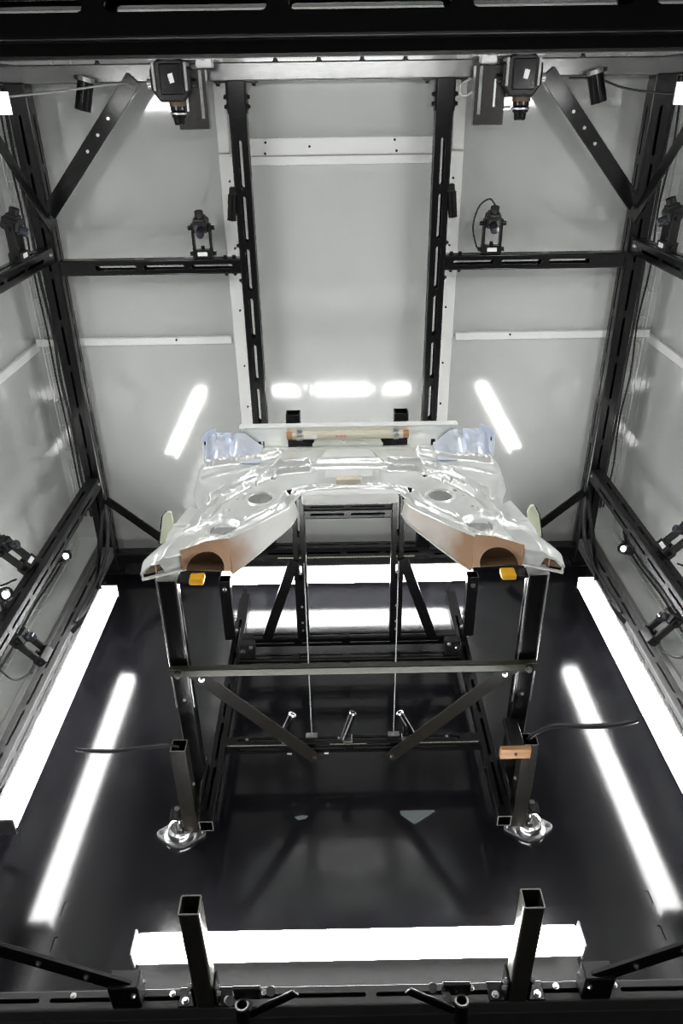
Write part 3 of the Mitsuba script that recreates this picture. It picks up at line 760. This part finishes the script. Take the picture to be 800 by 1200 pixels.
    gz = 1.345 + 0.060 * sstep(2.70, 2.87, gy) * sstep(0.36, 0.45, gx) + 0.022 * np.exp(-(((gx - 0.535) / 0.028) ** 2 + ((gy - 2.755) / 0.03) ** 2)) + 0.018 * np.exp(-(((gx - 0.455) / 0.03) ** 2 + ((gy - 2.80) / 0.035) ** 2)) - 0.02 * np.exp(-((gx - 0.495) / 0.012) ** 2)
    V = np.column_stack([sx * gx.ravel(), gy.ravel(), gz.ravel()])
    F = []
    for i in range(21):
        for j in range(19):
            q = i * 20 + j
            F += [[q, q + 20, q + 21], [q, q + 21, q + 1]] if sx > 0 else [[q, q + 21, q + 20], [q, q + 1, q + 21]]
    F = np.array(F)
    gp = part(br, 'gusset', trimesh.Trimesh(np.vstack([V, V - [0, 0, 0.003]]), np.vstack([F, F[:, ::-1] + len(V)]), process=False), 'blue_steel', True)
    for x, y, z in ((0.46, 2.795, 1.437), (0.54, 2.745, 1.402)):
        pass
# rear upright panel with cut-outs and top flange
rp = m3.CrossSection([[(-0.455, 0), (0.455, 0), (0.455, 0.098), (-0.455, 0.098)]])
for sx in (-1, 1):
    rp = rp - m3.CrossSection.square([0.105, 0.050], True).translate([sx * 0.205, 0.026]) - m3.CrossSection.circle(0.022, 24).translate([sx * 0.165, 0.040]) - m3.CrossSection.square([0.026, 0.034], True).translate([sx * 0.372, 0.020])
rp = rp - m3.CrossSection.circle(0.006, 12).translate([-0.02, 0.03])
pan = part(car, 'rear_panel', tf(rp.extrude(0.004), np.array([[1, 0, 0, 0], [0, 0, -1, 2.894], [0, 1, 0, 1.322], [0, 0, 0, 1.0]])), 'zinc', False, label='upright rear panel with dark cut outs')
part(pan, 'top_flange', span(-0.462, 0.470, 2.885, 2.925, 1.418, 1.428, 0.003), 'trim_white', False, label='bright top flange')
tb = part(pan, 'cross_tube', sweep([(-0.235, 2.872, 1.392), (0.235, 2.872, 1.392)], 0.0185, 20), 'beige', 40, label='beige round tube across the rear panel')
for sx in (-1, 1):
    part(tb, 'tube_end', cyl(0.0175, 0.026, (sx * 0.246, 2.872, 1.392), 20, axis='x'), 'copper_primer', 30)
    part(tb, 'tube_clip', cyl(0.0225, 0.022, (sx * 0.205, 2.872, 1.392), 20, axis='x'), 'galvanised', 30)
part(pan, 'sticker', span(-0.185, -0.130, 2.8510, 2.8538, 1.386, 1.402, 0.0003), 'label_white', False, label='white sticker')
for x in (-0.052, -0.034, -0.018):
    part(pan, 'red_mark', span(x, x + 0.011, 2.8515, 2.8538, 1.388, 1.400, 0.0003), 'label_red', False, label='faint red mark')
part(pan, 'front_foot', sheet(m3.CrossSection.square([0.90, 0.05], True).translate([0, 2.872]), Z0 - 0.006, 0.003, lambda x, y: 0 * x), 'zinc', False)
part(car, 'centre_box', block(0.098, 0.034, 0.030, (-0.003, 2.515, Z0 + 0.022), 0.003), 'beige', False, label='small beige box on the front edge')
part(car, 'front_lip', span(-0.185, 0.185, 2.450, 2.478, Z0 - 0.046, Z0 + 0.004, 0.006), 'trim_white', False, label='bright lip at the inner front edge')


# ------------------------------------------------------------------ small inspection cameras
def inspection_camera(label, at, cable=None, plate=True, group='small inspection cameras on the frame'):
    """Yoke camera: base on z = 0, looks along local +y and down."""
    t = thing('inspection_camera', label, 'camera', group)
    at = np.asarray(at, float)
    part(t, 'base', lambda: block(0.100, 0.060, 0.042, (0, 0, 0.021), 0.003), 'black_satin', False, at, share='cam_base')
    if plate:
        part(t, 'label_plate', lambda: block(0.050, 0.002, 0.020, (0, -0.0311, 0.024), 0.0004), 'label_white', False, at, share='cam_plate', label='white label plate')
    for s2 in (-1, 1):
        part(t, 'yoke_arm', lambda: block(0.011, 0.040, 0.140, (0, 0, 0.07), 0.002), 'black_satin', False, at @ A(s2 * 0.044, 0, 0.030), share='cam_arm')
        part(t, 'pivot_knob', lambda: cyl(0.011, 0.018, (0, 0, 0), 12, axis='x'), 'black_gloss', 30, at @ A(s2 * 0.058, 0, 0.148), share='cam_knob')
        part(t, 'pivot_knob', None, 'black_gloss', 30, at @ A(s2 * 0.058, 0, 0.022), share='cam_knob')
    tilt = at @ A(0, 0, 0.150, 0, 22)
    b = part(t, 'body', lambda: block(0.078, 0.082, 0.060, (0, 0.005, 0.012), 0.010), 'black_satin', False, tilt, share='cam_body')
    part(b, 'top_cap', lambda: cyl(0.022, 0.044, (0, 0.005, 0.060), 20) + block(0.055, 0.055, 0.020, (0, 0.005, 0.045), 0.004), 'black_satin', 30, tilt, share='cam_cap')
    part(b, 'lens', lambda: cyl(0.021, 0.034, (0, -0.048, -0.004), 24, axis='y') + cyl(0.017, 0.01, (0, -0.066, -0.004), 24, axis='y'), 'lens_glass', 30, tilt, share='cam_lens')
    part(t, 'stop_screw', lambda: cyl(0.010, 0.020, (0, 0.0, 0.050), 12), 'black_gloss', 30, at, share='cam_stop')
    if cable is not None:
        q = np.c_[np.asarray(cable, float), np.ones(len(cable))] @ at.T
        part(t, 'cable', sweep(curve(q[:, :3], 10), 0.0045, 8), 'rubber', True)
    return t


ZR = 1.8915 + S / 2
loopR = [(0.005, 0.005, 0.235), (-0.025, 0.01, 0.262), (-0.075, 0.015, 0.225), (-0.098, 0.015, 0.13), (-0.075, 0.015, 0.04), (-0.055, 0.01, 0.015)]
inspection_camera('small black camera standing on the left rear cross rail, no cable loop beside it', A(-0.722, PY - 0.005, ZR, 0))
inspection_camera('small black camera with a cable loop standing on the right rear cross rail', A(0.770, PY - 0.005, ZR, 0), loopR)
cab1 = [(0.0, 0.03, 0.22), (-0.05, 0.05, 0.25), (-0.16, 0.05, 0.20), (-0.20, 0.04, 0.08), (-0.10, 0.03, 0.02)]
cab2 = [(0.0, 0.03, 0.22), (0.05, 0.05, 0.25), (0.16, 0.05, 0.20), (0.20, 0.04, 0.08), (0.10, 0.03, 0.02)]
for sx, w in ((-1, 'left'), (1, 'right')):
    rz = 90 * sx * -1 if False else (-90 if sx < 0 else 90)
    # local -y (lens, label plate) faces the middle of the cell
    face = 90 if sx < 0 else -90
    inspection_camera(f'small black camera standing on the upper side rail at the {w} edge of the picture', A(sx * PX, 3.57, 2.001, face))
    lean = A(sx * (PX + 0.020), 2.965 if sx < 0 else 3.0, 0.690, face, -42)
    inspection_camera(f'small black camera leaning out from the {w} middle side rail', lean, cab1 if sx < 0 else cab2)
    lean = A(sx * (PX + 0.010), 2.86 if sx < 0 else 2.93, 0.205, face, -38) @ np.diag([1.0, 1.0, 1.12, 1.0])
    inspection_camera(f'small black camera leaning out above the {w} low side rail beside the floor strip light', lean, cab1 if sx < 0 else cab2, False)


# ------------------------------------------------------------------ pan heads hanging from the rear top beam
def pan_head(label, sx):
    t = thing('scanner_head', label, 'scanner', 'scanner heads under the rear top beam')
    y = 3.80
    xh = -0.752 if sx < 0 else 0.800
    xp = sx * 0.672 if sx < 0 else 0.668
    at = A(xh, y, 2.715)
    part(t, 'mounting_plate', block(0.30, 0.17, 0.014, (sx * -0.05, 0.06, 0.088), 0.003), 'galvanised', False, at)
    part(t, 'hanger', block(0.13, 0.05, 0.10, (0, 0.085, 0.045), 0.004), 'black_satin', False, at)
    bd = m3.Manifold.batch_hull([block(0.175, 0.13, 0.090, (0, 0, 0.01), 0.008), block(0.120, 0.13, 0.165, (0, 0, 0.005), 0.010)])
    b = part(t, 'body', bd, 'black_satin', False, at)
    part(b, 'front_cover', block(0.100, 0.016, 0.120, (0.006, -0.071, 0.010), 0.008), 'black_gloss', False, at)
    part(b, 'badge', block(0.022, 0.003, 0.036, (0.010, -0.0800, 0.012), 0.0008), 'label_white', False, at @ A(0, 0, 0, 0, 0, 12 * sx), label='small white badge')
    part(b, 'top_cap', block(0.075, 0.11, 0.028, (0, -0.01, 0.098), 0.006), 'galvanised', False, at)
    for s2 in (-1, 1):
        part(b, 'side_knob', cyl(0.020, 0.022, (s2 * 0.098, -0.02, -0.005), 18, axis='x'), 'galvanised' if s2 == sx else 'black_satin', 30, at)
        part(b, 'side_rib', block(0.012, 0.10, 0.11, (s2 * 0.070, -0.028, 0.02), 0.003), 'zinc_dull', False, at)
    n = part(t, 'neck', cyl(0.040, 0.020, (0.015, -0.01, -0.085), 28), 'dark_primer', 30, at)
    l = part(t, 'lens_barrel', lathe([(0, -0.170), (0.022, -0.170), (0.026, -0.165), (0.028, -0.140), (0.034, -0.138), (0.036, -0.118), (0.032, -0.115), (0.036, -0.110), (0.036, -0.094), (0, -0.094)], 28), 'black_gloss', 30, at @ A(0.015, -0.01, 0))
    part(l, 'focus_ring', lathe([(0.0365, -0.128), (0.040, -0.127), (0.040, -0.120), (0.0365, -0.119), (0.0365, -0.128)], 28), 'galvanised', 30, at @ A(0.015, -0.01, 0))
    part(l, 'lock_screw', cyl(0.008, 0.035, (sx * 0.052 * -1, -0.01, -0.122), 10, axis='x'), 'chrome', 30, at)
    # the folded shield plate beside the head
    s = part(t, 'shield_plate', block(0.135, 0.008, 0.235, (0, 0, 0), 0.002), 'brown_steel', False, A(xp, y - 0.02, 2.645), label='dark olive folded shield plate')
    inner = -sx
    part(s, 'folded_edge', block(0.008, 0.075, 0.235, (inner * 0.0635, 0.035, 0), 0.002), 'galvanised', False, A(xp, y - 0.02, 2.645))
    part(s, 'silver_strip', block(0.014, 0.006, 0.190, (inner * 0.046, -0.007, 0.02), 0.001), 'chrome', False, A(xp, y - 0.02, 2.645))
    part(s, 'silver_strip', block(0.010, 0.006, 0.110, (-inner * 0.020, -0.007, 0.01), 0.001), 'trim_white', False, A(xp, y - 0.02, 2.645))
    part(t, 'clamp', block(0.075, 0.055, 0.045, (-sx * 0.15, -0.02, 0.075), 0.005), 'galvanised', False, at)
    part(t, 'clamp', cyl(0.014, 0.05, (-sx * 0.15, -0.05, 0.092), 14, axis='y'), 'chrome', 30, at)
    return t


pan_head('black scanner head hung under the top beam at left, its shield plate on its right', -1)
pan_head('black scanner head hung under the top beam at right, its shield plate on its left', 1)

# ------------------------------------------------------------------ tubes, spot sensors, ring lenses
for sx, w in ((-1, 'left'), (1, 'right')):
    t = thing('sensor_tube', f'black tube tilted under the top beam outside the {w} scanner head', 'sensor', 'tubes under the top beam')
    at = A(sx * 1.182, 3.89, 2.675, 0, 0, -sx * 17)
    part(t, 'barrel', (cyl(0.036, 0.135, (0, 0, 0), 28) - cyl(0.032, 0.11, (0, 0, -0.03), 28)), 'black_gloss', 30, at)
    part(t, 'collar', cyl(0.038, 0.018, (0, 0, 0.062), 28), 'galvanised', 30, at)
    part(t, 'stem', span(sx * 1.205 - 0.012, sx * 1.205 + 0.012, 3.88, 3.94, 2.735, 2.752, 0.002), 'black_satin', False)
    t = thing('sensor_tube', f'small black tube clipped to the {w} inner rear post', 'sensor', 'tubes on the inner posts')
    at = A(sx * 0.548, PY - 0.045, 2.195, 0, 0, -sx * 6)
    part(t, 'barrel', cyl(0.022, 0.120, (0, 0, -0.02), 22), 'black_gloss', 30, at)
    part(t, 'clip', block(0.055, 0.050, 0.085, (-sx * 0.010, 0.030, 0.030), 0.004), 'black_satin', False, at)
    part(t, 'lens', cyl(0.017, 0.006, (0, 0, -0.083), 20), 'chrome', 30, at)
for x, rx, w in ((-0.285, -28, 'left'), (-0.022, -22, 'middle'), (0.232, 30, 'right')):
    t = thing('spot_sensor', f'small slanted black tube on the low stand rail, {w} of three', 'sensor', 'three slanted tubes on the stand')
    at = A(x, 2.275, 0.30, 0, -18, -rx)
    part(t, 'barrel', cyl(0.016, 0.120, (0, 0, 0.0), 20), 'black_gloss', 30, at)
    part(t, 'end_ring', lathe([(0.011, 0.060), (0.0165, 0.060), (0.0165, 0.067), (0.011, 0.067), (0.011, 0.060)], 20), 'chrome', 30, at)
    part(t, 'lens', cyl(0.011, 0.003, (0, 0, 0.0615), 18), 'lens_glass', 30, at)
    part(t, 'bracket', block(0.030, 0.008, 0.085, (0, 0.018, -0.030), 0.002), 'black_satin', False, A(x, 2.275, 0.285))
    part(t, 'bracket_foot', block(0.040, 0.045, 0.006, (0, 0.0, 0), 0.001), 'galvanised', False, A(x, 2.285, 0.2165))
for x, y, z, sx, w in ((-1.600, 3.52, 0.395, -1, 'far left'), (-1.500, 2.617, 0.775, -1, 'nearest left'), (1.600, 3.566, 0.350, 1, 'far right')):
    t = thing('spot_lamp', f'small round lit lens on a black mount, {w} of three by the side rails', 'lamp', 'small round lit lenses')
    d = np.array([-sx * 0.75, -0.45, 0.45]); d /= np.linalg.norm(d)
    at = frame_axes((x, y, z), np.array((x, y, z)) + d)
    part(t, 'body', cyl(0.032, 0.070, (0, 0, -0.040), 26), 'black_gloss', 30, at)
    part(t, 'lens', cyl(0.017, 0.008, (0, 0, -0.003), 22), 'opal', 30, at, emitter={'type': 'area', 'radiance': {'type': 'rgb', 'value': [6.0, 6.0, 6.3]}})
    part(t, 'bezel', lathe([(0.019, -0.006), (0.033, -0.006), (0.033, 0.006), (0.024, 0.008), (0.019, 0.003), (0.019, -0.006)], 28), 'black_gloss', 30, at)
    e = np.array((x, y, z)) - d * 0.07
    zr = 0.645 if z > 0.6 else 0.16
    part(t, 'mount', profile(e + d * 0.02, (sx * (PX + 0.02), y + 0.01, 0.66), w=0.020, wall=0.003, slots='', up=(0, 1, 0.2)), 'black_satin', False)

# ------------------------------------------------------------------ pivot clamps on the front beam
for x, w, s in ((-0.355, 'left', 1), (0.295, 'right', -1)):
    t = thing('pivot_clamp', f'black pivot clamp with bright ringed tube on the front beam, {w} one', 'clamp', 'pivot clamps on the front beam')
    at = A(x, FY - 0.045, 0.262)
    part(t, 'arm_plate', tf(block(0.030, 0.010, 0.19, (0, 0, 0.0), 0.003), A(x + s * 0.085, FY - 0.040, 0.275, 0, 0, s * 52)), 'black_satin', False)
    part(t, 'arm_plate', block(0.085, 0.014, 0.055, (s * 0.010, 0.030, 0.030), 0.003), 'black_satin', False, at)
    part(t, 'tube', cyl(0.019, 0.075, (0, 0, 0), 24) - cyl(0.015, 0.08, (0, 0, 0.01), 24), 'black_gloss', 30, at @ A(0, -0.02, 0.0, 0, -14))
    part(t, 'rim', lathe([(0.015, 0.036), (0.021, 0.036), (0.021, 0.044), (0.015, 0.044), (0.015, 0.036)], 28), 'chrome', 30, at @ A(0, -0.02, 0.0, 0, -14))
    for dx, dz in ((-0.040, -0.005), (0.012, -0.030), (0.085 * s, 0.045)):
        bolt(t, np.array((x, FY - 0.045, 0.262)) + (dx, 0.015, dz + 0.02), (0, -0.55, 0.83), 'chrome', 1.3)


# ------------------------------------------------------------------ wire cable trays and cables
def tray(label, origin, along, across, out, L, w=0.13, d=0.045, pitch=0.15):
    """A wire mesh tray: long wires and U-shaped rungs; along/across/out are unit vectors."""
    t = thing('cable_tray', label, 'cable tray')
    o, a, c, u = (np.asarray(v, float) for v in (origin, along, across, out))
    for q, h in ((-w / 2, 0.0), (-w / 6, 0.0), (w / 6, 0.0), (w / 2, 0.0), (-w / 2, d), (w / 2, d)):
        p = o + c * q + u * h
        part(t, 'long_wire', sweep([p, p + a * L], 0.0032, 6), 'wire_metal', 40)
    s = pitch * 0.3
    while s < L:
        p = o + a * s
        part(t, 'rung', sweep([p - c * w / 2 + u * d, p - c * w / 2, p + c * w / 2, p + c * w / 2 + u * d], 0.0034, 6), 'wire_metal', False)
        s += pitch
    return t


for sx, w in ((-1, 'left'), (1, 'right')):
    tray(f'upright wire mesh cable tray in the {w} rear corner behind the post', (sx * 1.640, WALL_Y - 0.012, 0.30), (0, 0, 1), (1, 0, 0), (0, -1, 0), 2.45)
    tray(f'wire mesh cable tray low along the {w} side wall', (sx * (WALL_X - 0.006), 1.30, 0.25), (0, 1, 0), (0, 0, 1), (-sx, 0, 0), 2.70)
    for i, (dx, r) in enumerate(((-0.035, 0.006), (0.005, 0.008), (0.035, 0.005))):
        t = thing('black_cable', f'black cable, {("inner", "middle", "outer")[i]} of three, running up the tray in the {w} rear corner', 'cable', 'cables in the upright trays')
        pts = [(sx * (1.640 + dx) + 0.008 * math.sin(3.1 * k + i * 2 + sx), WALL_Y - 0.024 - 0.004 * (i % 2), 0.32 + 0.30 * k) for k in range(9)]
        part(t, 'sheath', sweep(curve(pts, 5), r, 8), 'rubber', True)
    for i, dx in enumerate((-0.030, 0.020)):
        t = thing('black_cable', f'black cable, {("inner", "outer")[i]} of two, lying in the low tray along the {w} side wall', 'cable', 'cables in the low trays')
        pts = [(sx * (WALL_X - 0.020 - 0.006 * i), 1.35 + 0.32 * k, 0.225 + dx + 0.014 * math.sin(2.3 * k + i)) for k in range(9)]
        part(t, 'sheath', sweep(curve(pts, 5), 0.0065, 8), 'rubber', True)
    t = thing('black_cable', f'thick black cable drooping from the {w} rear post to the low side rail', 'cable')
    part(t, 'sheath', sweep(curve([(sx * 1.462, 3.90, 0.52), (sx * 1.455, 3.86, 0.38), (sx * 1.452, 3.74, 0.27), (sx * 1.46, 3.50, 0.212), (sx * 1.468, 3.15, 0.210)], 8), 0.012, 10), 'rubber', True)
t = thing('air_hose', 'thin dark hose from the left stub tube of the stand out over the floor', 'hose')
part(t, 'sheath', sweep(curve([(-0.664, 1.985, 0.500), (-0.72, 1.985, 0.512), (-0.82, 1.985, 0.500), (-0.92, 1.985, 0.488), (-1.00, 1.99, 0.486), (-1.06, 2.00, 0.482)], 8), 0.0075, 10), 'rubber', True)
t = thing('air_hose', 'thick dark hose arching from the right leg of the stand out over the floor', 'hose')
part(t, 'sheath', sweep(curve([(0.660, 1.985, 0.505), (0.685, 1.98, 0.55), (0.75, 1.985, 0.578), (0.85, 1.985, 0.572), (0.95, 1.985, 0.574), (1.03, 1.99, 0.582), (1.065, 2.00, 0.584)], 8), 0.010, 10), 'rubber', True)
t = thing('black_cable', 'thin cable stretched under the top beam at the upper left edge', 'cable')
part(t, 'sheath', sweep(curve([(-1.52, 3.62, 2.660), (-1.40, 3.70, 2.672), (-1.22, 3.78, 2.690), (-1.05, 3.86, 2.712), (-0.98, 3.92, 2.716)], 6), 0.005, 8), 'zinc_dull', True)
t = thing('black_cable', 'thin cable looping under the top beam at the upper right edge', 'cable')
part(t, 'sheath', sweep(curve([(1.52, 3.62, 2.640), (1.40, 3.72, 2.645), (1.28, 3.82, 2.668), (1.18, 3.88, 2.705), (1.06, 3.93, 2.712)], 6), 0.005, 8), 'rubber', True)
t = thing('black_cable', 'white looped cable beside the head of the right inner rear post', 'cable')
part(t, 'sheath', sweep(curve([(0.700, 3.90, 2.712), (0.640, 3.90, 2.690), (0.590, 3.90, 2.650), (0.556, 3.905, 2.655), (0.562, 3.91, 2.695), (0.60, 3.91, 2.715)], 8), 0.0045, 8), 'trim_white', True)

# ------------------------------------------------------------------ scraps on the floor
t = thing('film_scrap', 'pale pointed film scrap on the dark floor below the stand, right of middle', 'scrap')
part(t, 'sheet', m3.CrossSection([[(-0.068, 0.028), (-0.066, 0.008), (-0.014, -0.040), (0.010, -0.026), (0.080, 0.022), (0.076, 0.028)]]).extrude(0.0008), 'film', False, A(0.262, 2.052, 0.0003))
t = thing('film_scrap', 'tiny grey scrap on the dark floor below the stand, left of middle', 'scrap')
part(t, 'sheet', m3.CrossSection([[(-0.028, 0.004), (-0.010, -0.012), (0.020, -0.006), (0.030, 0.008), (0.004, 0.012)]]).extrude(0.0008), 'film', False, A(-0.225, 2.055, 0.0003))
